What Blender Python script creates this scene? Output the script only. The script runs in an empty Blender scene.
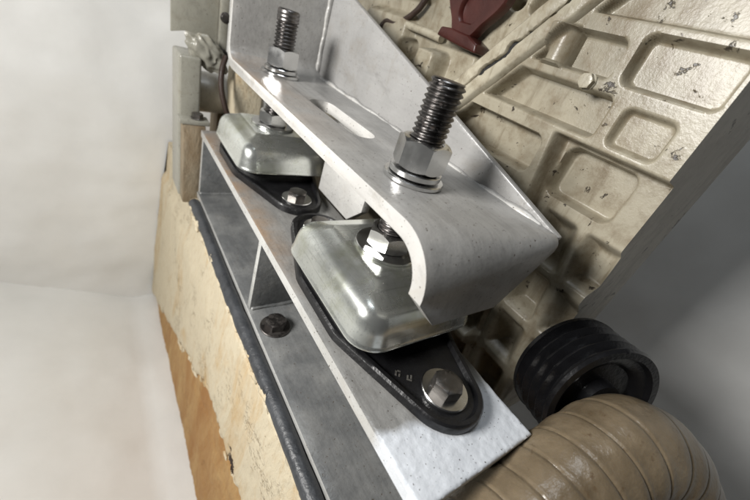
import bpy, bmesh, math, random
import numpy as np
from mathutils import Vector, Matrix, noise
random.seed(7)
S = 0.001                       # everything below is written in millimetres
sc = bpy.context.scene
col = sc.collection

# ------------------------------------------------------------------ camera, world, light, exposure
cam = bpy.data.cameras.new('camera'); cam_o = bpy.data.objects.new('camera', cam); col.objects.link(cam_o)
R_ = Vector((.8033, -.5191, .2920)); D_ = Vector((-.0850, -.5851, -.8065)); F_ = Vector((.5895, .6230, -.5142))
m = Matrix(((R_.x, -D_.x, -F_.x), (R_.y, -D_.y, -F_.y), (R_.z, -D_.z, -F_.z))).to_4x4()
m.translation = Vector((0, 0, 160)) * S
cam_o.matrix_world = m
cam.sensor_fit = 'HORIZONTAL'; cam.sensor_width = 36; cam.lens = 355.02 / 750 * 36
cam.clip_start = .005; cam.clip_end = 20
cam.dof.use_dof = True; cam.dof.focus_distance = .225; cam.dof.aperture_fstop = 8
sc.camera = cam_o

world = bpy.data.worlds.new('World'); sc.world = world; world.use_nodes = True
bg = world.node_tree.nodes['Background']
bg.inputs[0].default_value = (.97, .98, 1.0, 1); bg.inputs[1].default_value = .03

def area(name, loc, target, sx, sy, power, color):
    l = bpy.data.lights.new(name, 'AREA'); l.shape = 'RECTANGLE'; l.size = sx * S; l.size_y = sy * S
    l.energy = power; l.color = color
    o = bpy.data.objects.new(name, l); col.objects.link(o)
    o.location = Vector(loc) * S
    o.rotation_euler = (Vector(target) - Vector(loc)).to_track_quat('-Z', 'Y').to_euler()
    return o
area('side_work_lamp', (-330, 190, 280), (140, 190, 20), 190, 140, 4.8, (1, .98, .95))
area('hatch_light', (120, 190, 900), (140, 60, 0), 220, 200, 1.7, (.88, .94, 1))

sc.view_settings.view_transform = 'Standard'; sc.view_settings.look = 'None'
sc.view_settings.exposure = 0; sc.view_settings.gamma = 1
sc.view_settings.use_curve_mapping = False
sc.render.engine = 'CYCLES'
sc.cycles.max_bounces = 5; sc.cycles.diffuse_bounces = 3; sc.cycles.glossy_bounces = 3
sc.cycles.caustics_reflective = False; sc.cycles.caustics_refractive = False

# ------------------------------------------------------------------ materials
def new_mat(name):
    mt = bpy.data.materials.new(name); mt.use_nodes = True
    nt = mt.node_tree; return mt, nt, nt.nodes['Principled BSDF']
def N(nt, kind, **kw):
    n = nt.nodes.new(kind)
    for k, v in kw.items():
        if k in n.inputs: n.inputs[k].default_value = v
        else: setattr(n, k, v)
    return n
def coords(nt, scale=(1, 1, 1)):
    tc = N(nt, 'ShaderNodeTexCoord'); mp = N(nt, 'ShaderNodeMapping'); mp.inputs['Scale'].default_value = scale
    geo = N(nt, 'ShaderNodeNewGeometry')
    nt.links.new(geo.outputs['Position'], mp.inputs[0]); return mp.outputs[0]
def ramp(nt, fac, stops):
    r = N(nt, 'ShaderNodeValToRGB'); e = r.color_ramp.elements
    while len(e) < len(stops): e.new(.5)
    for i, (p, c) in enumerate(stops):
        e[i].position = p; e[i].color = c if len(c) == 4 else (*c, 1)
    nt.links.new(fac, r.inputs[0]); return r.outputs[0]
def tex(nt, vec, scale, detail=4, rough=.55, dist=0):
    n = N(nt, 'ShaderNodeTexNoise', Scale=scale, Detail=detail, Roughness=rough, Distortion=dist)
    nt.links.new(vec, n.inputs['Vector']); return n.outputs[0]
def mix(nt, fac, a, b, mode='MIX'):
    x = N(nt, 'ShaderNodeMix', data_type='RGBA', blend_type=mode)
    for sock, v in ((x.inputs[0], fac), (x.inputs[6], a), (x.inputs[7], b)):
        if hasattr(v, 'links') or isinstance(v, bpy.types.NodeSocket): nt.links.new(v, sock)
        elif isinstance(v, (int, float)): sock.default_value = v
        else: sock.default_value = (*v, 1) if len(v) == 3 else v
    return x.outputs[2]
def math_(nt, op, a, b=None):
    x = N(nt, 'ShaderNodeMath', operation=op)
    for i, v in enumerate((a, b)):
        if v is None: continue
        if isinstance(v, bpy.types.NodeSocket): nt.links.new(v, x.inputs[i])
        else: x.inputs[i].default_value = v
    return x.outputs[0]
def bump(nt, bsdf, hs, dist=.0005, strength=.6):
    h = hs[0]
    for k in hs[1:]: h = math_(nt, 'ADD', h, k)
    b = N(nt, 'ShaderNodeBump', Strength=strength, Distance=dist); nt.links.new(h, b.inputs['Height'])
    nt.links.new(b.outputs[0], bsdf.inputs['Normal'])
K = lambda a, b: ((a, (0, 0, 0)), (b, (1, 1, 1)))

def paint(name, base, dirt=(.09, .075, .06), speck=.665, stain=.6, rough=.27, lump=.35, lit_coat=None, worn=None, grime_shade=None):
    mt, nt, b = new_mat(name); v = coords(nt)
    big = tex(nt, v, 14, 4, .6); fine = tex(nt, v, 900, 2); mid = tex(nt, v, 210, 3)
    tone = ramp(nt, big, ((.3, tuple(c * .80 for c in base)), (.7, tuple(min(1, c * 1.08) for c in base))))
    sk = tex(nt, coords(nt, (1, .06, .5)), 420, 3, .6)                                 # drag marks of rag and brush
    tone = mix(nt, math_(nt, 'MULTIPLY', ramp(nt, sk, K(.5, .72)), .22), tone, tuple(x * .55 for x in base))
    st = ramp(nt, tex(nt, v, 38, 5, .65, .6), K(.52, .74))
    st = math_(nt, 'MULTIPLY', st, stain)
    c = mix(nt, st, tone, (base[0] * .64, base[1] * .57, base[2] * .48))
    if grime_shade:                                            # side light painted as colour: the grimy tone spares left-facing faces
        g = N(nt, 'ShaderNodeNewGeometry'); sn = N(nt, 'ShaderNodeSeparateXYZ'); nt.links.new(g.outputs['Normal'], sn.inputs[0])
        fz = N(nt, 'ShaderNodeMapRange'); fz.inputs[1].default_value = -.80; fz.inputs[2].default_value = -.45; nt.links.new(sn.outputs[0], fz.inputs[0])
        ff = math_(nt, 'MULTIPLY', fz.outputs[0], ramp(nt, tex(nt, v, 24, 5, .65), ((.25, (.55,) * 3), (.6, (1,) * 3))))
        c = mix(nt, ff, c, mix(nt, ramp(nt, sk, K(.42, .66)), grime_shade, tuple(x * .84 for x in grime_shade)))
    if worn:                                            # brown film of old oil and dust along the edge of the plate
        sx = N(nt, 'ShaderNodeSeparateXYZ'); nt.links.new(coords(nt), sx.inputs[0])
        w = ramp(nt, sx.outputs[worn[0]], ((0, (0, 0, 0)), (1, (0, 0, 0))))
        r = nt.nodes[-1]
        mr = N(nt, 'ShaderNodeMapRange'); mr.inputs[1].default_value = worn[1] * S; mr.inputs[2].default_value = worn[2] * S
        mr.inputs[3].default_value = 1; mr.inputs[4].default_value = 0
        nt.links.new(sx.outputs[worn[0]], mr.inputs[0])
        my = N(nt, 'ShaderNodeMapRange'); my.inputs[1].default_value = worn[3] * S; my.inputs[2].default_value = worn[4] * S
        nt.links.new(sx.outputs[1], my.inputs[0])
        f = math_(nt, 'MULTIPLY', mr.outputs[0], ramp(nt, tex(nt, v, 30, 5, .65), K(.32, .58)))
        f = math_(nt, 'MULTIPLY', f, my.outputs[0])
        f = math_(nt, 'MULTIPLY', f, worn[5])
        gw_ = N(nt, 'ShaderNodeNewGeometry'); sw = N(nt, 'ShaderNodeSeparateXYZ'); nt.links.new(gw_.outputs['Normal'], sw.inputs[0])
        f = math_(nt, 'MULTIPLY', f, math_(nt, 'GREATER_THAN', sw.outputs[2], .6))
        c = mix(nt, f, c, (.36, .23, .13))
    if lit_coat:                                           # whiter coat on the end, with overhead light and shadow edge painted in
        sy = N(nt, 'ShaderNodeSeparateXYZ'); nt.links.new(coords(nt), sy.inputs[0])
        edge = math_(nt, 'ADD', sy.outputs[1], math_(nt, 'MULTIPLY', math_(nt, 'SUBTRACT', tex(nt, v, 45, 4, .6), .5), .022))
        fm = N(nt, 'ShaderNodeMapRange'); fm.inputs[1].default_value = (lit_coat[1] + 3) * S; fm.inputs[2].default_value = (lit_coat[1] - 4) * S
        nt.links.new(edge, fm.inputs[0]); c = mix(nt, fm.outputs[0], c, lit_coat[0])
    gm = math_(nt, 'MULTIPLY', ramp(nt, tex(nt, coords(nt, (1, .45, 1)), 70, 6, .72, .8), K(.58, .72)), .28)
    c = mix(nt, gm, c, (.11, .095, .08))
    sp = ramp(nt, tex(nt, v, 620, 3, .5), K(speck, speck + .05))
    sp2 = ramp(nt, tex(nt, v, 110, 5, .7), K(.695, .735))
    c = mix(nt, math_(nt, 'MAXIMUM', sp, sp2), c, dirt)
    nt.links.new(c, b.inputs['Base Color'])
    rr = ramp(nt, big, ((.2, (rough * .75,) * 3), (.8, (rough * 1.5,) * 3))); nt.links.new(rr, b.inputs['Roughness'])
    bump(nt, b, [math_(nt, 'MULTIPLY', mid, lump), math_(nt, 'MULTIPLY', fine, .05), math_(nt, 'MULTIPLY', sp, -.10)], .0016, .55)
    return mt
M = {}
M['bracket_paint'] = paint('bracket_paint', (.60, .59, .565), grime_shade=(.29, .284, .272), worn=(0, 100, 150, 170, 300, .55), lump=.2)
M['bearer_paint'] = paint('bearer_paint', (.50, .50, .48), grime_shade=(.142, .147, .149), stain=.3, lump=.55)
M['plate_paint'] = paint('plate_paint', (.54, .54, .52), grime_shade=(.26, .256, .245), worn=(0, 94, 116, 150, 220, .7), stain=.3, rough=.25, lump=.42, lit_coat=((.66, .69, .73), 52))
M['gusset_paint'] = paint('gusset_paint', (.40, .395, .385), stain=.5, rough=.26, lump=.35)
M['white_paint'] = paint('white_paint', (.72, .71, .68), stain=.2)
M['panel_paint'] = paint('panel_paint', (.33, .32, .27), stain=.5, lump=.15)

def cast(name, base, chip=.66):
    mt, nt, b = new_mat(name); v = coords(nt)
    big = tex(nt, v, 9, 5, .6); mid = tex(nt, v, 60, 6, .7); fine = tex(nt, v, 700, 3)
    c = ramp(nt, big, ((.3, tuple(x * .62 for x in base)), (.5, base), (.75, tuple(min(1, x * 1.15) for x in base))))
    d = ramp(nt, mid, K(.46, .68)); c = mix(nt, math_(nt, 'MULTIPLY', d, .6), c, (.15, .105, .055))
    ch = ramp(nt, tex(nt, v, 75, 8, .7, .4), K(chip, chip + .02)); c = mix(nt, ch, c, (.035, .026, .018))
    dr = ramp(nt, tex(nt, coords(nt, (1, 1, .15)), 110, 5, .65), K(.54, .72)); c = mix(nt, math_(nt, 'MULTIPLY', dr, .65), c, (.13, .095, .05))   # oil runs
    sm = ramp(nt, tex(nt, v, 420, 3, .6), K(.70, .73)); c = mix(nt, sm, c, (.08, .055, .03))
    nt.links.new(c, b.inputs['Base Color']); b.inputs['Roughness'].default_value = .33
    bump(nt, b, [math_(nt, 'MULTIPLY', mid, .28), math_(nt, 'MULTIPLY', fine, .07), math_(nt, 'MULTIPLY', ch, -.25)], .0022, .6)
    return mt
M['cast'] = cast('cast', (.37, .335, .255), .63)
M['cast_pale'] = cast('cast_pale', (.48, .44, .34), .70)

def metal(name, base, rough, var=.1, grime=None, bumpd=.0003, metallic=1.0, rv=(.75, 1.35), scratch=False):
    mt, nt, b = new_mat(name); v = coords(nt)
    a = tex(nt, v, 60, 5, .6, .5); c = ramp(nt, a, ((.3, tuple(x * (1 - var * 2) for x in base)), (.7, base)))
    if grime:
        g = ramp(nt, tex(nt, v, 170, 6, .7), K(*grime[0])); c = mix(nt, g, c, grime[1])
        nt.links.new(ramp(nt, g, ((0, (metallic,) * 3), (1, (.1,) * 3))), b.inputs['Metallic'])
    else: b.inputs['Metallic'].default_value = metallic
    nt.links.new(c, b.inputs['Base Color'])
    if scratch:
        s1 = ramp(nt, tex(nt, coords(nt, (.05, 1, 1)), 700, 2, .5), K(.60, .66)); s2 = ramp(nt, tex(nt, coords(nt, (1, .05, 1)), 700, 2, .5), K(.62, .68))
        c = mix(nt, math_(nt, 'MULTIPLY', math_(nt, 'MAXIMUM', s1, s2), .35), c, tuple(x * .45 for x in base))
        c = mix(nt, ramp(nt, tex(nt, v, 26, 5, .7), K(.50, .70)), c, tuple(x * y for x, y in zip(base, (.66, .66, .55))))   # dulled passivation
        nt.links.new(c, b.inputs['Base Color'])
    nt.links.new(ramp(nt, a, ((.25, (rough * rv[0],) * 3), (.75, (rough * rv[1],) * 3))), b.inputs['Roughness'])
    bump(nt, b, [tex(nt, v, 260, 4)], bumpd, .4)
    return mt
M['zinc'] = metal('zinc', (.88, .91, .87), .24, .07, ((.67, .73), (.16, .14, .10)), .00012, .90, (.85, 1.3), True)
M['nut'] = metal('nut', (.78, .78, .77), .22, .08, ((.66, .74), (.10, .08, .06)), .00006)
M['stud'] = metal('stud', (.20, .19, .185), .32, .15, ((.55, .68), (.06, .045, .038)))
M['bolt'] = metal('bolt', (.25, .235, .22), .36, .15, ((.56, .70), (.09, .06, .045)), .0001)
M['dark_bolt'] = metal('dark_bolt', (.12, .11, .105), .45, .15, ((.5, .62), (.05, .045, .04)), .0001)

def plain(name, base, rough, noise_amt=.25, scale=90, bumpd=.0008, spec=.5, dust=None):
    mt, nt, b = new_mat(name); v = coords(nt)
    a = tex(nt, v, scale, 5, .65)
    c = ramp(nt, a, ((.3, tuple(x * (1 - noise_amt) for x in base)), (.7, tuple(min(1, x * (1 + noise_amt)) for x in base))))
    if dust:
        c = mix(nt, ramp(nt, tex(nt, v, 160, 6, .7), K(dust[0], dust[0] + .16)), c, dust[1])
    nt.links.new(c, b.inputs['Base Color'])
    nt.links.new(ramp(nt, a, ((.25, (rough * .7,) * 3), (.75, (min(1, rough * 1.4),) * 3))), b.inputs['Roughness'])
    b.inputs['Specular IOR Level'].default_value = spec
    bump(nt, b, [tex(nt, v, scale * 6, 3)], bumpd, .45)
    return mt
M['black_paint'] = plain('black_paint', (.010, .010, .011), .34, .4, 60, .0006, .5, (.75, (.05, .047, .043)))
M['rubber'] = plain('rubber', (.008, .008, .008), .6, .3, 120)
M['strip_rubber'] = plain('strip_rubber', (.045, .048, .053), .42, .4, 50, .0015, .5, (.70, (.15, .13, .10)))
M['red_plastic'] = plain('red_plastic', (.05, .011, .008), .36, .3, 40, .0005, .5, (.66, (.09, .05, .035)))
M['pulley'] = plain('pulley', (.008, .008, .009), .22, .3, 60, .0004, .6, (.70, (.06, .05, .04)))
M['cable'] = plain('cable', (.035, .02, .014), .5)
M['marking'] = plain('marking', (.10, .095, .085), .6, .5, 300)

def hose_mat():
    mt, nt, b = new_mat('hose'); v = coords(nt)
    a = tex(nt, v, 30, 6, .65); c = ramp(nt, a, ((.3, (.12, .09, .055)), (.55, (.20, .155, .10)), (.8, (.28, .225, .155))))
    d = ramp(nt, tex(nt, v, 140, 5, .7), K(.60, .72)); c = mix(nt, d, c, (.10, .065, .035))
    nt.links.new(c, b.inputs['Base Color']); b.inputs['Roughness'].default_value = .30; b.inputs['Subsurface Weight'].default_value = .15; b.inputs['Subsurface Radius'].default_value = (.006, .004, .002)
    bump(nt, b, [tex(nt, v, 55, 5), math_(nt, 'MULTIPLY', tex(nt, v, 500, 3), .1)], .003, .5)
    return mt
M['hose'] = hose_mat()

def foam_mat(name, pale, deep, lo, hi):
    mt, nt, b = new_mat(name)
    v = coords(nt, (1, 1, .35)); w = coords(nt)
    big = tex(nt, v, 22, 7, .68, .8)
    c = ramp(nt, big, ((lo, deep), ((lo + hi) / 2, tuple((p + d) / 2 for p, d in zip(pale, deep))), (hi, pale)))
    gr = tex(nt, v, 240, 5, .7); c = mix(nt, math_(nt, 'MULTIPLY', ramp(nt, gr, K(.5, .8)), .45), c, tuple(x * .72 for x in deep))
    vo = N(nt, 'ShaderNodeTexVoronoi', feature='DISTANCE_TO_EDGE', Scale=16); nt.links.new(mix(nt, .06, v, N(nt, 'ShaderNodeTexNoise', Scale=60).outputs[1]), vo.inputs['Vector'])
    ck = ramp(nt, vo.outputs[0], ((0, (1, 1, 1)), (.02, (0, 0, 0)))); ck = math_(nt, 'MULTIPLY', ck, ramp(nt, tex(nt, w, 20, 2), K(.52, .62)))
    c = mix(nt, math_(nt, 'MULTIPLY', ck, .7), c, tuple(x * .42 for x in deep))
    sp = ramp(nt, tex(nt, w, 55, 6, .6), K(.735, .76)); c = mix(nt, sp, c, (.035, .02, .012))
    for (px, py, pz, rad) in ((72, 160, -212, 9), (71, 147, -226, 4.5), (73, 171, -203, 3.0)):      # rotten spots
        dv = N(nt, 'ShaderNodeVectorMath', operation='DISTANCE'); nt.links.new(w, dv.inputs[0]); dv.inputs[1].default_value = (px * S, py * S, pz * S)
        dd = math_(nt, 'ADD', dv.outputs['Value'], math_(nt, 'MULTIPLY', math_(nt, 'SUBTRACT', tex(nt, w, 230, 4, .7), .5), .022))
        mr = N(nt, 'ShaderNodeMapRange'); mr.inputs[1].default_value = (rad + .6) * S; mr.inputs[2].default_value = (rad - .6) * S
        nt.links.new(dd, mr.inputs[0]); c = mix(nt, mr.outputs[0], c, (.03, .016, .009))
    sp2 = ramp(nt, tex(nt, w, 280, 4, .6), K(.69, .73)); c = mix(nt, sp2, c, (.20, .12, .05))
    nt.links.new(c, b.inputs['Base Color']); b.inputs['Roughness'].default_value = .72
    b.inputs['Specular IOR Level'].default_value = .3
    bump(nt, b, [big, math_(nt, 'MULTIPLY', gr, .35), math_(nt, 'MULTIPLY', ck, -.25), math_(nt, 'MULTIPLY', sp, -.5)], .004, .7)
    return mt
M['foam'] = foam_mat('foam', (.62, .545, .40), (.52, .35, .16), .26, .48)
M['wood'] = foam_mat('wood', (.54, .36, .16), (.36, .18, .06), .35, .72)
M['gelcoat'] = plain('gelcoat', (.78, .78, .76), .45, .04, 12, .0006, .5, (.70, (.55, .53, .48)))
M['bulkhead'] = foam_mat('bulkhead', (.34, .29, .21), (.20, .14, .08), .3, .7)

# ------------------------------------------------------------------ mesh helpers
def tag(o, label=None, cat=None, group=None, kind=None):
    if label: o['label'] = label
    if cat: o['category'] = cat
    if group: o['group'] = group
    if kind: o['kind'] = kind
    return o
def thing(name, label, cat, loc, group=None):
    o = bpy.data.objects.new(name, None); col.objects.link(o); o.location = Vector(loc) * S
    o.empty_display_size = .01
    return tag(o, label, cat, group)
def world_loc(o):
    l = Vector((0, 0, 0))
    while o: l += o.location; o = o.parent
    return l
def mesh(name, V, F, mat, parent=None, angle=35, bevel=0, seg=2, local=False, loc=None):
    """V in millimetres, world unless local (then relative to the parent)."""
    off = Vector((0, 0, 0)) if (local or parent is None) else world_loc(parent)
    if loc is not None: off = Vector(loc) * S
    me = bpy.data.meshes.new(name)
    me.from_pydata([tuple(Vector(v) * S - off) for v in V], [], F)
    me.validate(); me.update()
    bm = bmesh.new(); bm.from_mesh(me); bmesh.ops.recalc_face_normals(bm, faces=bm.faces)
    if bevel:
        es = [e for e in bm.edges if len(e.link_faces) == 2 and e.calc_face_angle(0) > math.radians(28)]
        bmesh.ops.bevel(bm, geom=es, offset=bevel * S, segments=seg, profile=.5, affect='EDGES', clamp_overlap=True)
    bm.to_mesh(me); bm.free()
    me.polygons.foreach_set('use_smooth', [True] * len(me.polygons))
    me.set_sharp_from_angle(angle=math.radians(angle))
    me.materials.append(M[mat])
    o = bpy.data.objects.new(name, me); col.objects.link(o)
    if parent: o.parent = parent
    if loc is not None: o.location = off
    return o
def box(x0, x1, y0, y1, z0, z1):
    V = [(x, y, z) for x in (x0, x1) for y in (y0, y1) for z in (z0, z1)]
    return V, [(0, 1, 3, 2), (4, 6, 7, 5), (0, 4, 5, 1), (2, 3, 7, 6), (0, 2, 6, 4), (1, 5, 7, 3)]
def prism(poly, axis, a, b):
    """poly of 2D points extruded along axis 'x','y','z' from a to b."""
    def P(p, t): return {'x': (t, p[0], p[1]), 'y': (p[0], t, p[1]), 'z': (p[0], p[1], t)}[axis]
    n = len(poly); V = [P(p, a) for p in poly] + [P(p, b) for p in poly]
    F = [tuple(range(n)), tuple(range(2 * n - 1, n - 1, -1))] + [(i, (i + 1) % n, n + (i + 1) % n, n + i) for i in range(n)]
    return V, F
def rings(R, close=True, cap0=True, cap1=True):
    V, F = [], []; n = len(R[0])
    for r in R: V += r
    for k in range(len(R) - 1):
        for i in range(n if close else n - 1):
            j = (i + 1) % n; F.append((k * n + i, k * n + j, (k + 1) * n + j, (k + 1) * n + i))
    if cap0: F.append(tuple(range(n - 1, -1, -1)))
    if cap1: F.append(tuple(range((len(R) - 1) * n, len(R) * n)))
    return V, F
def lathe(prof, n=48, c=(0, 0, 0), loop=False):
    """prof: list of (r, z) about +Z."""
    R = [[(c[0] + r * math.cos(2 * math.pi * i / n), c[1] + r * math.sin(2 * math.pi * i / n), c[2] + z) for i in range(n)] for r, z in prof]
    if loop: R.append(R[0])
    return rings(R, True, not loop, not loop)
def orient(V, axis, c, spin=0):
    q = Vector((0, 0, 1)).rotation_difference(Vector(axis).normalized()); c = Vector(c)
    rs = Matrix.Rotation(spin, 3, 'Z')
    return [tuple(q @ (rs @ Vector(v)) + c) for v in V]
def tube(pts, rad, n=14, mod=None, cap=True):
    P = [Vector(p) for p in pts]; R = []; up = Vector((.13, .21, .97))
    for i, p in enumerate(P):
        t = (P[min(i + 1, len(P) - 1)] - P[max(i - 1, 0)]).normalized()
        a = t.cross(up).normalized(); b = t.cross(a)
        r = rad(i) if callable(rad) else rad
        ring = []
        for k in range(n):
            th = 2 * math.pi * k / n; rr = r * (mod(i, th) if mod else 1)
            ring.append(tuple(p + a * rr * math.cos(th) + b * rr * math.sin(th)))
        R.append(ring)
    return rings(R, True, cap, cap)
def spline(pts, n):
    """Catmull-Rom through the points."""
    P = [Vector(p) for p in pts]; P = [P[0] * 2 - P[1]] + P + [P[-1] * 2 - P[-2]]; out = []
    for i in range(1, len(P) - 2):
        for k in range(n):
            t = k / n; a, b, c, d = P[i - 1], P[i], P[i + 1], P[i + 2]
            out.append(.5 * ((2 * b) + (c - a) * t + (2 * a - 5 * b + 4 * c - d) * t * t + (3 * b - a - 3 * c + d) * t ** 3))
    out.append(P[-2]); return out
def hexbody(af, z0, z1, hole=0, top_ch=True, bot_ch=False, dish=0, n=72):
    """hexagon with the usual turned 30 degree chamfer; af = half the width across flats."""
    th = [2 * math.pi * i / n for i in range(n)]
    Rh = [af / math.cos(((t + math.pi / 6) % (math.pi / 3)) - math.pi / 6) for t in th]
    def ring(rr, zz): return [(r * math.cos(t), r * math.sin(t), z) for r, z, t in zip(rr, zz, th)]
    cut = lambda r: max(0, r - af * .985) * .75
    L = []
    if hole: L.append(ring([hole] * n, [z0] * n))
    L.append(ring([af * .96] * n, [z0] * n))
    L.append(ring(Rh, [z0 + (cut(r) if bot_ch else 0) for r in Rh]))
    L.append(ring(Rh, [z1 - cut(r) for r in Rh]))
    L.append(ring([af * .95] * n, [z1] * n))
    if hole: L.append(ring([hole + .8] * n, [z1] * n)); L.append(ring([hole] * n, [z1 - .8] * n))
    else: L.append(ring([af * .55] * n, [z1 - dish * .6] * n)); L.append(ring([af * .1] * n, [z1 - dish] * n))
    return rings(L, True, not hole, not hole)
def thread(r, z0, z1, pitch, depth, n=40, smooth_top=0):
    per = 8; rows = int((z1 - z0) / pitch * per); R = []
    for k in range(rows + 1):
        z = z0 + (z1 - z0) * k / rows; ring = []
        for i in range(n):
            t = i / n; u = (z / pitch - t) % 1
            tri = abs(u - .5) * 2; tri = min(1, max(0, (tri - .12) / .76))
            d = depth * tri
            if z > z1 - smooth_top: d *= .18
            if z > z1 - 1.4: d = max(d, (z - (z1 - 1.4)) * 1.0)
            ring.append(((r - d) * math.cos(2 * math.pi * t), (r - d) * math.sin(2 * math.pi * t), z))
        R.append(ring)
    return rings(R)
def bolt_on(parent, name, c, af, h, washer_r, spin=0, mat='bolt', wmat='nut', wt=2.2, world=True, tilt=(0, 0, 1)):
    """hex head with its washer; c is on the surface."""
    V, F = hexbody(af, wt, wt + h, 0, True, False, 0)
    b = mesh(name, orient(V, tilt, c, spin), F, mat, parent, 30, local=not world)
    V, F = lathe([(af * .5, 0.05), (washer_r - .3, .05), (washer_r, .5), (washer_r, wt - .5), (washer_r - .5, wt), (af * .5, wt)], 48, loop=True)
    mesh('washer', [tuple(Vector(v)) for v in orient(V, tilt, c)], F, wmat, b, 30, local=not world)
    return b
def weld(parent, p0, p1, r, seed, name='weld_bead', mat='bracket_paint', n=60):
    P = [Vector(p0).lerp(Vector(p1), i / n) for i in range(n + 1)]
    P = [p + Vector((noise.noise(p * .05 + Vector((seed, 0, 0))), noise.noise(p * .05 + Vector((0, seed, 0))), noise.noise(p * .05))) * r * .5 for p in P]
    rad = lambda i: r * (.85 + .35 * noise.noise(P[i] * .06 + Vector((seed, 3, 0))) + .12 * noise.noise(P[i] * .3)) * (.4 if i in (0, n) else 1)
    V, F = tube(P, rad, 12)
    return mesh(name, V, F, mat, parent, 80)

# ------------------------------------------------------------------ setting: hull floor and bulkhead
def sheet(name, us, vs, fn, mat, kind='structure'):
    V = [fn(u, v) for v in vs for u in us]; nu = len(us)
    F = [(j * nu + i, j * nu + i + 1, (j + 1) * nu + i + 1, (j + 1) * nu + i) for j in range(len(vs) - 1) for i in range(nu - 1)]
    o = mesh(name, V, F, mat, None, 60); o['kind'] = kind; return o
fb = lambda p, s: noise.fractal(Vector(p) * s, .9, 2.1, 5)
sheet('hull_floor', list(np.linspace(-900, 660, 150)), list(np.linspace(-700, 700, 130)),
      lambda x, y: (x, y, -425 + max(0, 20 - x) * .42 + 4 * fb((x, y, 0), .012)), 'gelcoat')
sheet('bulkhead', list(np.linspace(-900, 660, 120)), list(np.linspace(-460, 460, 80)),
      lambda x, z: (x, 640 + 5 * fb((x, z, 4), .012), z), 'gelcoat')
sheet('hull_side', list(np.linspace(-700, 660, 90)), list(np.linspace(-430, 460, 60)),
      lambda y, z: (640 + 5 * fb((y, z, 14), .012), y, z), 'gelcoat')

# ------------------------------------------------------------------ insulation slab along the bearer, rubber strip
st = thing('stringer', 'timber stringer with cracked cream coating and torn edge beside the grey bearer', 'stringer', (100, 200, -425))
def face_x(z, y=195): return 80.3 + (z + 94) * .085 + .0002 * (y - 195) ** 2 * max(0, 1 + (z + 94) / 60)
ys = np.linspace(-220, 638, 440); V = []; ns = 34
def coat_top(y): return -92.5 + 4.2 * fb((0, y, 1), .05) + 3.2 * fb((5, y, 7), .2)
def coat_low(y): return -216 - max(0, y - 230) * .5 + 11 * fb((0, y, 21), .02) + 5 * fb((0, y, 31), .11)
for y in ys:
    zt, zl = coat_top(y), coat_low(y)
    for i in range(ns):
        t = i / (ns - 1); z = zt + (zl - zt) * t; e = min(z - zl, zt - z)
        x = face_x(z, y) + 1.3 * fb((y * .7, z * .35, 3), .05) + .5 * fb((y, z * .5, 8), .22)
        x += 3.4 * max(0, 1 - e / 4.0) ** 2
        V.append((x, y, z))
    V.append((face_x(zl) + 9, y, zl)); V.append((face_x(zt) + 5, y, zt - 1.5))
n_ = ns + 2
F = [(j * n_ + i, j * n_ + (i + 1) % n_, (j + 1) * n_ + (i + 1) % n_, (j + 1) * n_ + i) for j in range(len(ys) - 1) for i in range(n_)]
F += [tuple(range(n_)), tuple(range((len(ys) - 1) * n_, len(ys) * n_))]
mesh('coating', V, F, 'foam', st, 55)
V = []; zs = np.concatenate([np.linspace(-180, -300, 50), np.linspace(-306, -428, 16)])
for y in ys:
    V.append((175, y, -98)); V.append((face_x(-98) + 6, y, -98))
    for z in zs: V.append((face_x(z) + 8.0 + 1.6 * fb((y * .5, z, 13), .04) + .6 * fb((y, z, 18), .2), y, z))
    V.append((175, y, -428))
n_ = len(zs) + 3
F = [(j * n_ + i, j * n_ + (i + 1) % n_, (j + 1) * n_ + (i + 1) % n_, (j + 1) * n_ + i) for j in range(len(ys) - 1) for i in range(n_)]
F += [tuple(range(n_)), tuple(range((len(ys) - 1) * n_, len(ys) * n_))]
mesh('timber_core', V, F, 'wood', st, 55)
random.seed(3)
for k in range(95):                                       # torn shreds along the two edges of the coating
    y = random.uniform(25, 430); up = k % 3 > 0
    z = coat_top(y) + random.uniform(-2.5, 3.5) if up else coat_low(y) + random.uniform(-2, 3)
    c = Vector((face_x(z) + random.uniform(-.5, 2.0), y, z)); r = random.uniform(1.4, 4.6)
    bm = bmesh.new(); bmesh.ops.create_icosphere(bm, subdivisions=2, radius=r)
    V = [tuple(c + Vector((v.co.x * .55, v.co.y * 1.7, v.co.z * .7)) * (1 + .8 * noise.noise(v.co * .7 + c))) for v in bm.verts]
    F = [tuple(v.index for v in f.verts) for f in bm.faces]; bm.free()
    mesh('coating_shred', V, F, 'foam', st, 50)

P = [(86 - .4 * math.sin(y * .03), y, -89.4 + .5 * math.sin(y * .021)) for y in np.linspace(-60, 432, 80)]
V, F = tube(P, lambda i: 6.3 + .9 * noise.noise(Vector((0, i * .35, 0))), 20)
tag(mesh('rubber_strip', V, F, 'strip_rubber', None, 50, loc=(85, 200, -97)), 'dark grey rubber strip squeezed between cream coating and grey bearer', 'rubber strip')

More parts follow.
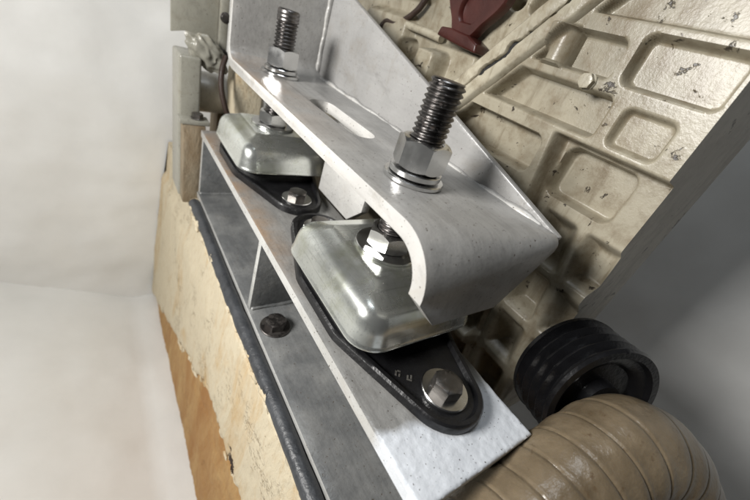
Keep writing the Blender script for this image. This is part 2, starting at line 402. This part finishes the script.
# ------------------------------------------------------------------ lower bearer bracket
lb = thing('lower_bracket', 'grey painted steel bearer carrying both rubber mounts', 'bracket', (137, 235, -89))
ny, nx = 250, 76                                          # thick brushed-on paint, thickest at the front end
def front_plate():
    V = []; xs = np.linspace(94, 180, nx); yy = np.concatenate([np.linspace(18, 70, 70), np.linspace(71.5, 449, ny - 70)])
    for y in yy:
        for x in xs:
            e = min(x - 94, 180 - x, y - 18, 449 - y)
            z = .02 + .34 * fb((x, y, 2), .11) + .16 * fb((x, y, 5), .33) - .9 * max(0, 1 - e / 1.6) ** 2
            w = .22 + .78 * min(1, max(0, (66 - y) / 14)); V.append((x, y, z * w - .15))
    F = [(j * nx + i, j * nx + i + 1, (j + 1) * nx + i + 1, (j + 1) * nx + i) for j in range(ny - 1) for i in range(nx - 1)]
    b = len(V)
    rim = [i for i in range(nx)] + [j * nx + nx - 1 for j in range(1, ny)] + [(ny - 1) * nx + i for i in range(nx - 2, -1, -1)] + [j * nx for j in range(ny - 2, 0, -1)]
    for k in rim: V.append((V[k][0], V[k][1], -8))
    r = len(rim)
    F += [(rim[k], rim[(k + 1) % r], b + (k + 1) % r, b + k) for k in range(r)] + [tuple(range(b, b + r))]
    return V, F
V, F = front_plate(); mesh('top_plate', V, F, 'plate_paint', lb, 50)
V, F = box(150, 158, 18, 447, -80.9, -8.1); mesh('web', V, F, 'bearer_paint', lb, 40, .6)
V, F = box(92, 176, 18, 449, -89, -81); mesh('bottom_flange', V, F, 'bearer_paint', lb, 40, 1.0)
for y0, t in ((441, 6.5), (227, 6.5)):
    V, F = prism([(95, -8.1), (149.9, -8.1), (149.9, -80.9), (93.2, -80.9)], 'y', y0, y0 + t)
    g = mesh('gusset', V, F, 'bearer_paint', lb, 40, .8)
    weld(g, (94, y0 - .5, -80.2), (149, y0 - .5, -80.2), 2.0, y0, mat='bearer_paint')
    weld(g, (97, y0 - .5, -8.6), (149, y0 - .5, -8.6), 2.2, y0 + 3, mat='bearer_paint')
bolt_on(lb, 'flange_bolt', (108, 201, -81), 8.0, 7.0, 13.2, .35, 'dark_bolt', 'dark_bolt', 1.6)

# ------------------------------------------------------------------ engine mounts
def rrect(hx, hy, r, n=10):
    r = min(r, hx, hy); out = []
    for cx, cy, a0 in ((hx - r, hy - r, 0), (-hx + r, hy - r, 90), (-hx + r, -hy + r, 180), (hx - r, -hy + r, 270)):
        for k in range(n + 1):
            a = math.radians(a0 + 90 * k / n); out.append((cx + r * math.cos(a), cy + r * math.sin(a)))
    return out
BO = 83                                                    # bolt offset from the stud
def base_outline(off):
    hw = 43 + off; rt = 24 + off; out = []
    # tip arcs and straight flanks; flank tangents blended by a smooth hull
    pts = []
    for s in (-1, 1):
        for k in range(25):
            a = math.radians(-80 + 160 * k / 24); pts.append((rt * math.sin(a), s * (BO - 1 + rt * math.cos(a))))
    for sx in (-1, 1):
        for sy in (-1, 1):
            for k in range(9):
                a = math.radians(90 * k / 8); r = 26
                pts.append((sx * (hw - r + r * math.cos(a)), sy * (50 + off - r + r * math.sin(a))))
    P = sorted(set((round(x, 4), round(y, 4)) for x, y in pts))
    def half(Q):
        h = []
        for p in Q:
            while len(h) > 1 and (h[-1][0] - h[-2][0]) * (p[1] - h[-2][1]) - (h[-1][1] - h[-2][1]) * (p[0] - h[-2][0]) <= 1e-9: h.pop()
            h.append(p)
        return h
    a, b = half(P), half(P[::-1]); hull = a[:-1] + b[:-1]
    # resample evenly
    L = [0]; Q = hull + [hull[0]]
    for i in range(len(hull)): L.append(L[-1] + math.dist(Q[i], Q[i + 1]))
    n = 120; i = 0
    for k in range(n):
        s = L[-1] * k / n
        while L[i + 1] < s: i += 1
        t = (s - L[i]) / max(1e-9, L[i + 1] - L[i]); out.append((Q[i][0] + (Q[i + 1][0] - Q[i][0]) * t, Q[i][1] + (Q[i + 1][1] - Q[i][1]) * t))
    return out
def make_mount(y, labels, smooth_top, seed, bspin, spins):
    t = thing('engine_mount', labels, 'engine mount', (142, y, 0), 'flexible engine mounts on the bearer')
    o0, o1, o2, o3 = base_outline(0), base_outline(-1.2), base_outline(-3.6), base_outline(-5)
    R = [[(x, yy, z) for x, yy in o] for o, z in ((o1, .1), (o0, 1.0), (o0, 6.2), (o1, 7.4), (o2, 7.2), (o3, 4.4))]
    V, F = rings(R); base = mesh('base_plate', V, F, 'black_paint', t, 45, local=True)
    R = [[(x, yy, z) for x, yy in rrect(hx, hy, r)] for z, hx, hy, r in ((4, 39, 46, 20), (8, 39.5, 47, 20), (11, 37.5, 45, 19), (15, 39, 47.5, 19), (19, 41, 50, 18), (22, 38, 47, 16))]
    V, F = rings(R); mesh('rubber_block', V, F, 'rubber', t, 60, local=True)
    # pressed steel cap
    prof = [(15.8, 42.0, 51.2, 15.5), (15.4, 45.4, 54.7, 17), (15.9, 46.0, 55.3, 17.6), (16.8, 46.0, 55.3, 17.6), (17.6, 45.5, 54.8, 17), (19, 45.1, 54.3, 16.6),
            (26, 43.9, 52.8, 15.2), (31, 42.6, 51.0, 13.8), (34.6, 41.0, 48.8, 12.6), (37.0, 39.0, 46.2, 11.6), (38.7, 36.4, 43.0, 10.4), (39.9, 33.6, 39.6, 9.2),
            (41.2, 30.6, 36.0, 8), (42.8, 28.0, 32.8, 6.6), (44.0, 26.4, 30.8, 5.6), (44.6, 25.0, 29.2, 5.0), (44.8, 23, 27, 4.4), (44.8, 8, 8, 3)]
    R = []
    for z, hx, hy, r in prof:
        ring = []
        for x, yy in rrect(hx, hy, r):
            d = noise.noise(Vector((x * .035, yy * .035, z * .05 + seed))) * .8 * min(1, (z - 14) / 8)
            k = min(1, max(0, (43 - z) / 20)); ring.append((x * (1 + d * .006) * (1 + .055 * k) + 4.2 * k, yy * (1 + d * .006), z + d * .2 * min(1, (44.8 - z) / 5)))
        R.append(ring)
    V, F = rings(R, cap0=False); mesh('cap', V, F, 'zinc', t, 50, local=True)
    # stud, nuts and washers
    V, F = thread(9.8, 40, 148, 2.95, 1.5, 44, smooth_top); mesh('stud', V, F, 'stud', t, 60, local=True)
    def washer(r, z, h, name='washer', mat='nut'):
        V, F = lathe([(9.6, z), (r - .4, z), (r, z + .4), (r, z + h - .4), (r - .4, z + h), (9.6, z + h)], 56, loop=True)
        return mesh(name, V, F, mat, t, 30, local=True)
    washer(21, 44.85, 2.4)
    V, F = hexbody(13.0, 47.4, 59, 9.85, True, True); mesh('lower_nut', orient(V, (0, 0, 1), (0, 0, 0), spins[0]), F, 'nut', t, 30, local=True)
    washer(18, 94.1, 2.6)
    # split spring washer
    R = []; n = 60
    for i in range(n + 1):
        a = math.radians(8 + 344 * i / n + seed * 50); zz = 96.8 + 1.1 * i / n
        R.append([(r * math.cos(a), r * math.sin(a), z + zz) for r, z in ((10, 0), (15.0, 0), (15.4, .4), (15.4, 2.9), (15.0, 3.3), (10, 3.3))])
    V, F = rings(R); mesh('spring_washer', V, F, 'nut', t, 30, local=True)
    V, F = hexbody(13.5, 101.4, 117.4, 9.85, True, True); mesh('upper_nut', orient(V, (0, 0, 1), (0, 0, 0), spins[1]), F, 'nut', t, 30, local=True)
    bolt_on(t, 'foot_bolt', (0, -BO, 4.4), 7.7, 6.6, 14.0, bspin, 'bolt', 'nut', 2.4, world=False)
    bolt_on(t, 'foot_bolt', (0, BO, 4.4), 7.7, 6.6, 14.0, bspin + .4, 'bolt', 'nut', 2.4, world=False)
    return t, base
m1, base1 = make_mount(141, 'nearer rubber engine mount, silver cap under the downturned end of the bracket', 0, .3, .25, (.30, .62))
m2, base2 = make_mount(358, 'farther rubber engine mount, silver cap near the bracket upright', 9, 2.2, .5, (.55, .75))

for k, (mx, my) in enumerate(((-19.5, -63.5), (-14.5, -68.5))):   # worn cast mark beside the bolt
    for (a, b, c_, d) in (((-1.5, -.5, -2, 2), (.6, 1.5, -2, 0), (-1.5, 1.5, 1.2, 2)), ((-1.5, 1.5, -2, -1.2), (-1.5, -.6, -1, 1.2), (.5, 1.4, -.5, 2)))[k]:
        q = Matrix.Rotation(math.radians(-42), 3, 'Z'); V, F = box(a, b, c_, d, 0, .5)
        mesh('cast_mark', [tuple(q @ Vector((x, y, 0)) + Vector((mx, my, 4.35 + z))) for x, y, z in V], F, 'marking', base1, 40, local=True)

# ------------------------------------------------------------------ upper bracket
ub = thing('upper_bracket', 'white painted bent steel bracket bolted on top of both rubber mounts', 'bracket', (154, 235, 85))
def arc(cy, cz, r, a0, a1, n=10): return [(cy + r * math.cos(math.radians(a0 + (a1 - a0) * k / n)), cz + r * math.sin(math.radians(a0 + (a1 - a0) * k / n))) for k in range(n + 1)]
T = 8.6
def section(x):                                           # the bend tightens towards the welded corner
    r = 28 - 22 * max(0, (x - 112) / 88) ** .9; ri = max(.8, r - T)
    top_line = [(72, 49)] + arc(72 + r, 94 - r, r, 180, 90, 14) + arc(384, 107, 13, 270, 360, 8) + [(397, 172)]
    ci = max(r, T + .8)
    bot_line = [(397 + T, 172)] + arc(384, 107, 13 + T, 360, 270, 8) + arc(72 + ci, 94 - ci, ci - T, 90, 180, 14) + [(72 + T, 49)]
    return [(x, y, z) for y, z in top_line + bot_line]
V, F = rings([section(x) for x in (105, 112, 124, 136, 148, 160, 172, 184, 192, 200)])
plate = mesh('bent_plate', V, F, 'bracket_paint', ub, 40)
def cutter(V, F):
    c = mesh('cutter', V, F, 'bracket_paint', None); md = plate.modifiers.new('cut', 'BOOLEAN'); md.object = c; md.operation = 'DIFFERENCE'; md.solver = 'EXACT'; return c
cuts = []
sl = []
for k in range(17):
    a = math.radians(180 + 180 * k / 16); sl.append((149 + 11 * math.cos(a), 214 + 11 * math.sin(a)))
for k in range(17):
    a = math.radians(180 * k / 16); sl.append((149 + 11 * math.cos(a), 276 + 11 * math.sin(a)))
V, F = prism(sl, 'z', 70, 120); cuts.append(cutter(V, F))
V, F = prism([(95, 68.5), (95, 30), (122.5, 48.5), (105, 66)][0:1] + [(104.9, 66.2), (122.5, 48.2), (122.5, 40), (95, 40)], 'y', 55, 95); cuts.append(cutter(V, F))
V, F = prism([(171, 48.2), (171, 40), (215, 40), (215, 102), (203.5, 90)], 'y', 55, 84); cuts.append(cutter(V, F))
dg = bpy.context.evaluated_depsgraph_get(); me = bpy.data.meshes.new_from_object(plate.evaluated_get(dg))
plate.modifiers.clear(); plate.data = me
for c in cuts: bpy.data.objects.remove(c)
bm = bmesh.new(); bm.from_mesh(me)
bmesh.ops.remove_doubles(bm, verts=bm.verts, dist=1e-5); bmesh.ops.dissolve_degenerate(bm, dist=1e-5, edges=bm.edges)
es = [e for e in bm.edges if len(e.link_faces) == 2 and e.calc_face_angle(0) > math.radians(40)]
bmesh.ops.bevel(bm, geom=es, offset=.7 * S, segments=2, profile=.5, affect='EDGES', clamp_overlap=True)
bm.to_mesh(me); bm.free()
me.polygons.foreach_set('use_smooth', [True] * len(me.polygons)); me.set_sharp_from_angle(angle=math.radians(38))
V, F = prism([(74.5, 93.2), (76, 88), (84, 80), (110, 84), (397, 84), (405.6, 84), (405.6, 187), (397, 185)], 'x', 200.1, 206)
gs = mesh('side_gusset', V, F, 'gusset_paint', ub, 40, 1.2)
weld(gs, (199.6, 84, 92.6), (199.6, 392, 93.0), 3.6, 5, n=150)
weld(gs, (198.6, 397.2, 96), (198.6, 397.2, 170), 3.6, 8)
V, F = prism([(214, 84.9), (214, 26), (232, 8), (292, 8), (292, 84.9)], 'x', 172, 180)
mesh('stiffener', V, F, 'white_paint', ub, 40, .8)

# ------------------------------------------------------------------ engine casting (one relief casting)
eng = thing('engine_block', 'cream painted cast engine casing with ribs and recesses behind the brackets', 'engine', (285, 200, -104))
sy = np.arange(58, 560, .85); sz = np.arange(-103, 330, .85)
Y, Zg = np.meshgrid(sy, sz)
def ss(a, b, x):
    t = np.clip((x - a) / (b - a), 0, 1); return t * t * (3 - 2 * t)
T_ = Y * .768 + Zg * .64 - 257.3                           # distance from the slanted seam
U_ = -Y * .64 + Zg * .768
X = np.full_like(Y, 242.0)
def rr(y0, y1, z0, z1, r):
    cy, cz, hy, hz = (y0 + y1) / 2, (z0 + z1) / 2, (y1 - y0) / 2 - r, (z1 - z0) / 2 - r
    qy, qz = np.abs(Y - cy) - hy, np.abs(Zg - cz) - hz
    return np.hypot(np.maximum(qy, 0), np.maximum(qz, 0)) + np.minimum(np.maximum(qy, qz), 0) - r
def pocket(y0, y1, z0, z1, r, depth, fil=2.6, clip=-13):
    global X
    d = np.maximum(rr(y0, y1, z0, z1, r), T_ - clip)
    X = X + depth * (1 - ss(-fil, 0.4, d))
def pocket_s(y0, y1, z0, z1, r, depth, fil):               # sheared cell with drafted walls
    global X, Y
    keep = Y; Y = Y - .13 * (Zg - 20); d = rr(y0, y1, z0, z1, r); Y = keep
    X = X + depth * (1 - ss(-fil, .4, d))
def boss(y, z, r, h, fil=2.5):
    global X
    d = np.hypot(Y - y, Zg - z) - r; X = X - h * (1 - ss(-fil * .3, fil, d))
pocket(108, 230, 141, 166.5, 5, 15)
pocket(136, 240, 104, 132, 7, 17)
pocket(74, 124, 97, 133, 8, 12)
pocket(118, 200, 172.5, 195, 5, 10)
pocket(60, 112, 172.5, 200, 6, 10)
pocket(40, 160, 204, 236, 8, 10)
X = X - 13 * np.sqrt(np.clip(1 - ((Y - 158) / 9) ** 2, 0, 1)) * (1 - ss(10, 12.5, np.abs(Zg - 184)))
for j, z in enumerate((-88, -43, 2, 47)):            # rib lattice low on the casing
    for i, y in enumerate((42, 76, 110)):
        pocket_s(y + 2, y + 32, z + 2.5, z + 42.5, 5, 13 + 3 * ((i * 7 + j * 3) % 3), 10 + 2 * ((i + j) % 3))
pocket(70, 100, 141, 164, 5, 7)
X = X + 15 * (1 - ss(125, 130.5, Y - .12 * (Zg - 120))) * (1 - ss(134.5, 138, Zg))      # lower front of the casing steps back
# seam: two lips with a gap
X = X + 22 * ss(10.5, 17, T_)                              # casing behind the seam lies deeper
rear = T_ > 16
def rbox(y0, y1, z0, z1, r, h, fil=4):
    global X
    d = rr(y0, y1, z0, z1, r); X = np.where(rear, X - h * (1 - ss(-fil, .5, d)), X)
rbox(262, 300, 100, 158, 8, 20); rbox(232, 290, 120, 165, 6, 8)
rbox(330, 420, 60, 180, 14, 12, 8); rbox(310, 520, 190, 260, 14, 15, 8)
for (y, z, r) in ((202, 205, 7), (224, 206, 6)):
    d = np.hypot((Y - y) * .8, Zg - z) - r; X = X + 12 * (1 - ss(-2, 1, d))
d = np.hypot(Y - 330, Zg - 150) - 9; X = np.where(rear, X + 12 * (1 - ss(-2, 1, d)), X)
rng = np.random.default_rng(4)
X = X + .25 * np.array([[0]])
nyv, nzv = len(sy), len(sz)
V = np.stack([X, Y, Zg], -1).reshape(-1, 3).tolist()
idx = np.arange(nyv * nzv).reshape(nzv, nyv)
q = np.stack([idx[:-1, :-1], idx[:-1, 1:], idx[1:, 1:], idx[1:, :-1]], -1).reshape(-1, 4).tolist()
rim = idx[0, :].tolist() + idx[1:, -1].tolist() + idx[-1, -2::-1].tolist() + idx[-2:0:-1, 0].tolist()
b0 = len(V); V += [[330, V[k][1], V[k][2]] for k in rim]; r = len(rim)
q += [[rim[k], rim[(k + 1) % r], b0 + (k + 1) % r, b0 + k] for k in range(r)] + [list(range(b0, b0 + r))]
mesh('casing', V, q, 'cast', eng, 60)
def seam_pt(t, u, x): return (x, (t + 257.3) * .768 - u * .64, (t + 257.3) * .64 + u * .768)
us = np.arange(-95, 150, 1.2)
def gap(u, k): return .45 + 4.2 * max(0, noise.fractal(Vector((u * .05, k, 0)), .8, 2.2, 5) - .10)
for side, k in ((-1, 1.3), (1, 7.7)):                      # the two flange lips, chipped along the joint
    R = []
    for u in us:
        g = gap(u, k); w = 11 + .5 * noise.noise(Vector((u * .08, k, 2)))
        prof = [(g, 244), (g, 237.2 + .4 * noise.noise(Vector((u * .2, k, 5)))), (g + .8, 236.3), (w - 2.2, 236), (w - .6, 237), (w + 1.2, 244), (w + 1.2, 262), (g, 262)]
        R.append([seam_pt(side * t, u, x) for t, x in prof])
    V, F = rings(R); mesh('seam_lip', V, F, 'cast_pale', eng, 45)
V = [seam_pt(t, u, x) for u in (-95, 150) for t, x in ((-6, 239.2), (6, 239.2), (6, 250), (-6, 250))]
mesh('gasket', V, [(0, 1, 2, 3), (4, 5, 6, 7), (0, 1, 5, 4), (1, 2, 6, 5), (2, 3, 7, 6), (3, 0, 4, 7)], 'rubber', eng, 30)
V, F = tube(spline([(256, 344, 168.8), (256, 312, 168), (256, 283, 166.6)], 8), 3.6, 14); mesh('push_rod', V, F, 'cast_pale', eng, 50)
for (y, z) in ((128, 169.5),):
    bolt_on(eng, 'casing_bolt', (241.9, y, z), 4, 3.6, 5.0, y * .1, 'cast_pale', 'cast_pale', 1.0, tilt=(-1, 0, 0))

# ------------------------------------------------------------------ red handle
hd = thing('wing_handle', 'dark red plastic winged handle with round dish on the engine', 'handle', (250, 254, 165))
def outline_handle(sx):
    pts = [(-11.5, 174), (-14, 177), (-18, 183), (-24.5, 190), (-30, 197), (-32.5, 204), (-31, 211), (-25, 213), (-16, 208.5), (0, 206)]
    pts = [tuple(p) for p in [(q.x, q.y) for q in spline([(a, b, 0) for a, b in pts], 5)]]
    return pts + [(-a, b) for a, b in pts[-2::-1]]
ol = outline_handle(1)
cy0, cz0 = 0, 192.5
def hring(inset, x):                                       # offset ring towards the dish centre
    return [(x, 253.5 + (cy0 + (a - cy0) * (1 - inset)) + (b - 190) * -.05, cz0 + (b - cz0) * (1 - inset)) for a, b in ol]
def dring(r, x):
    n = len(ol); out = []
    for a, b in ol:
        th = math.atan2(b - cz0, a - cy0); out.append((x, 253.5 + cy0 + r * math.cos(th), cz0 + r * math.sin(th)))
    return out
V, F = rings([hring(.06, 258), hring(0, 257), hring(0, 249.5), hring(.05, 248), dring(12.6, 248), dring(11.6, 249), dring(11.0, 252.4), dring(3, 253)])
mesh('wings', V, F, 'red_plastic', hd, 40)
V, F = prism([(y, z) for y, z in ((228.5, 164), (230, 170.5), (242, 174.6), (265, 176.2), (277, 175.5), (279.5, 168.5), (268, 167.2), (243, 164.8))], 'x', 245, 262)
mesh('collar', V, F, 'red_plastic', hd, 40, 1.6, 3)

# ------------------------------------------------------------------ black pulley low on the engine
pu = thing('pulley', 'black grooved pulley beside the brown hose', 'pulley', (262, 33, -50))
ax = Vector((-.42, -.88, .22)); c = (264, 26, -6)
prof = [(6, -20), (40, -20), (43, -18.5), (43.5, -15)]
for k in range(4):
    z = -15 + k * 8; prof += [(43, z), (38.5, z + 3.2), (38.2, z + 4.8), (43, z + 7.6)]
prof += [(43.5, 18), (42, 20), (37, 20), (35, 17), (30, 16), (26, 12), (14, 12), (13, 19), (6, 19)]
V, F = lathe(prof, 96)
mesh('wheel', orient(V, ax, c), F, 'pulley', pu, 40)
V, F = lathe([(9, -70), (9, -22), (15, -21), (15, -19.9)], 32); mesh('shaft', orient(V, ax, c), F, 'dark_bolt', pu, 40)
V, F = hexbody(6, 19.1, 25, 0); mesh('hub_bolt', orient(V, ax, c, .4), F, 'dark_bolt', pu, 30)

# ------------------------------------------------------------------ brown ribbed hose in front of the plate end
P = spline([(40, -6, -62), (95, -8, -44), (150, -9, -29), (205, -10, -10), (240, -16, -4), (270, -38, -24), (282, -76, -75), (284, -106, -140)], 60)
acc = [0]
for i in range(1, len(P)): acc.append(acc[-1] + (P[i] - P[i - 1]).length)
def hmod(i, th):
    u = (acc[i] / 17.0 + .04 * math.sin(th * 2)) % 1
    return 1 + .012 * math.sin(u * 2 * math.pi) - .032 * math.exp(-((u - .5) / .05) ** 2) + .010 * noise.noise(Vector((acc[i] * .05, math.cos(th) * 1.5, math.sin(th) * 1.5)))
V, F = tube(P, 31, 64, hmod)
tag(mesh('ribbed_hose', V, F, 'hose', None, 60, loc=(150, -9, -60)), 'brown ribbed hose crossing in front of the white plate end', 'hose')

# ------------------------------------------------------------------ things at the back left
bx_ = thing('equipment_box', 'grey steel box with a bolted foot behind the bearer', 'box', (70, 490, -104))
V, F = box(74, 97, 472, 520, -100, 72); mesh('body', V, F, 'panel_paint', bx_, 40, 3, 3)
V, F = box(72, 104, 452, 472.5, 3, 8); mesh('foot', V, F, 'panel_paint', bx_, 40, 1)
bolt_on(bx_, 'foot_bolt', (92, 462, 8), 5.5, 5, 7.5, .2, 'bolt', 'bolt', 1.5)
V, F = box(76, 100, 452, 471.9, -100, 3); mesh('step', V, F, 'bulkhead', bx_, 40, 2)

pn = thing('grey_panel', 'upright grey sheet panel with bolted folded edge, behind the bracket', 'panel', (60, 505, 76))
V, F = prism([(70, 88), (70, 260), (118, 260), (118, 84), (84, 92)], 'y', 500, 504); mesh('sheet', V, F, 'panel_paint', pn, 40, .8)
V, F = box(118.2, 127, 492, 506, 70, 260); mesh('folded_edge', V, F, 'panel_paint', pn, 40, 1.2)
for z in (116, 78): bolt_on(pn, 'panel_bolt', (123, 491.8, z), 4.6, 4, 5.6, .3, 'dark_bolt', 'dark_bolt', 1, tilt=(0, -1, 0))

bm = bmesh.new(); bmesh.ops.create_icosphere(bm, subdivisions=5, radius=1)
V = []
for v in bm.verts:
    p = Vector((v.co.x * 26, v.co.y * 9, v.co.z * 15)); p.rotate(Matrix.Rotation(math.radians(38), 3, 'Y'))
    p *= 1 + .30 * noise.noise(v.co * 1.3 + Vector((4, 1, 0))) - .30 * abs(noise.noise(v.co * 2.1))
    V.append(tuple(p + Vector((104, 484, 76))))
F = [tuple(v.index for v in f.verts) for f in bm.faces]; bm.free()
tag(mesh('crumpled_cloth', V, F, 'panel_paint', None, 50, loc=(104, 484, 62)), 'crumpled grey cloth wedged under the grey panel', 'cloth')

cy = thing('filter_canister', 'pale glossy horizontal canister beside the grey steel box', 'canister', (120, 520, 0))
V, F = lathe([(2, -44), (20, -44), (24, -41), (25, -37), (25, 34), (23.6, 36), (25, 38), (25, 42), (22, 45), (2, 46)], 56)
mesh('shell', orient(V, (1, .08, 0), (140, 532, 22)), F, 'white_paint', cy, 40)
V, F = box(128, 150, 520, 560, -100, 2); mesh('support', V, F, 'bulkhead', cy, 40, 2)

V, F = tube(spline([(124, 482, 78), (119, 474, 66), (117, 466, 48), (121, 461, 28), (128, 459, 10), (133, 462, -12), (140, 470, -60)], 10), 3.2, 14)
tag(mesh('thin_hose', V, F, 'cable', None, 50, loc=(124, 470, -60)), 'thin dark brown hose curving down behind the rear mount', 'hose')
V, F = box(136, 172, 478, 516, -100, 64)
tag(mesh('wood_block', V, F, 'foam', None, 40, 3, 3, loc=(154, 497, -100)), 'cream block standing behind the farther mount under the bracket', 'block')
V, F = tube(spline([(256, 318, 200), (256, 330, 182), (255, 352, 168), (254, 372, 166), (252, 378, 158)], 10), 3.0, 12)
tag(mesh('black_cable', V, F, 'cable', None, 50, loc=(256, 340, 158)), 'short black cable hanging on the engine above the bracket gusset', 'cable')
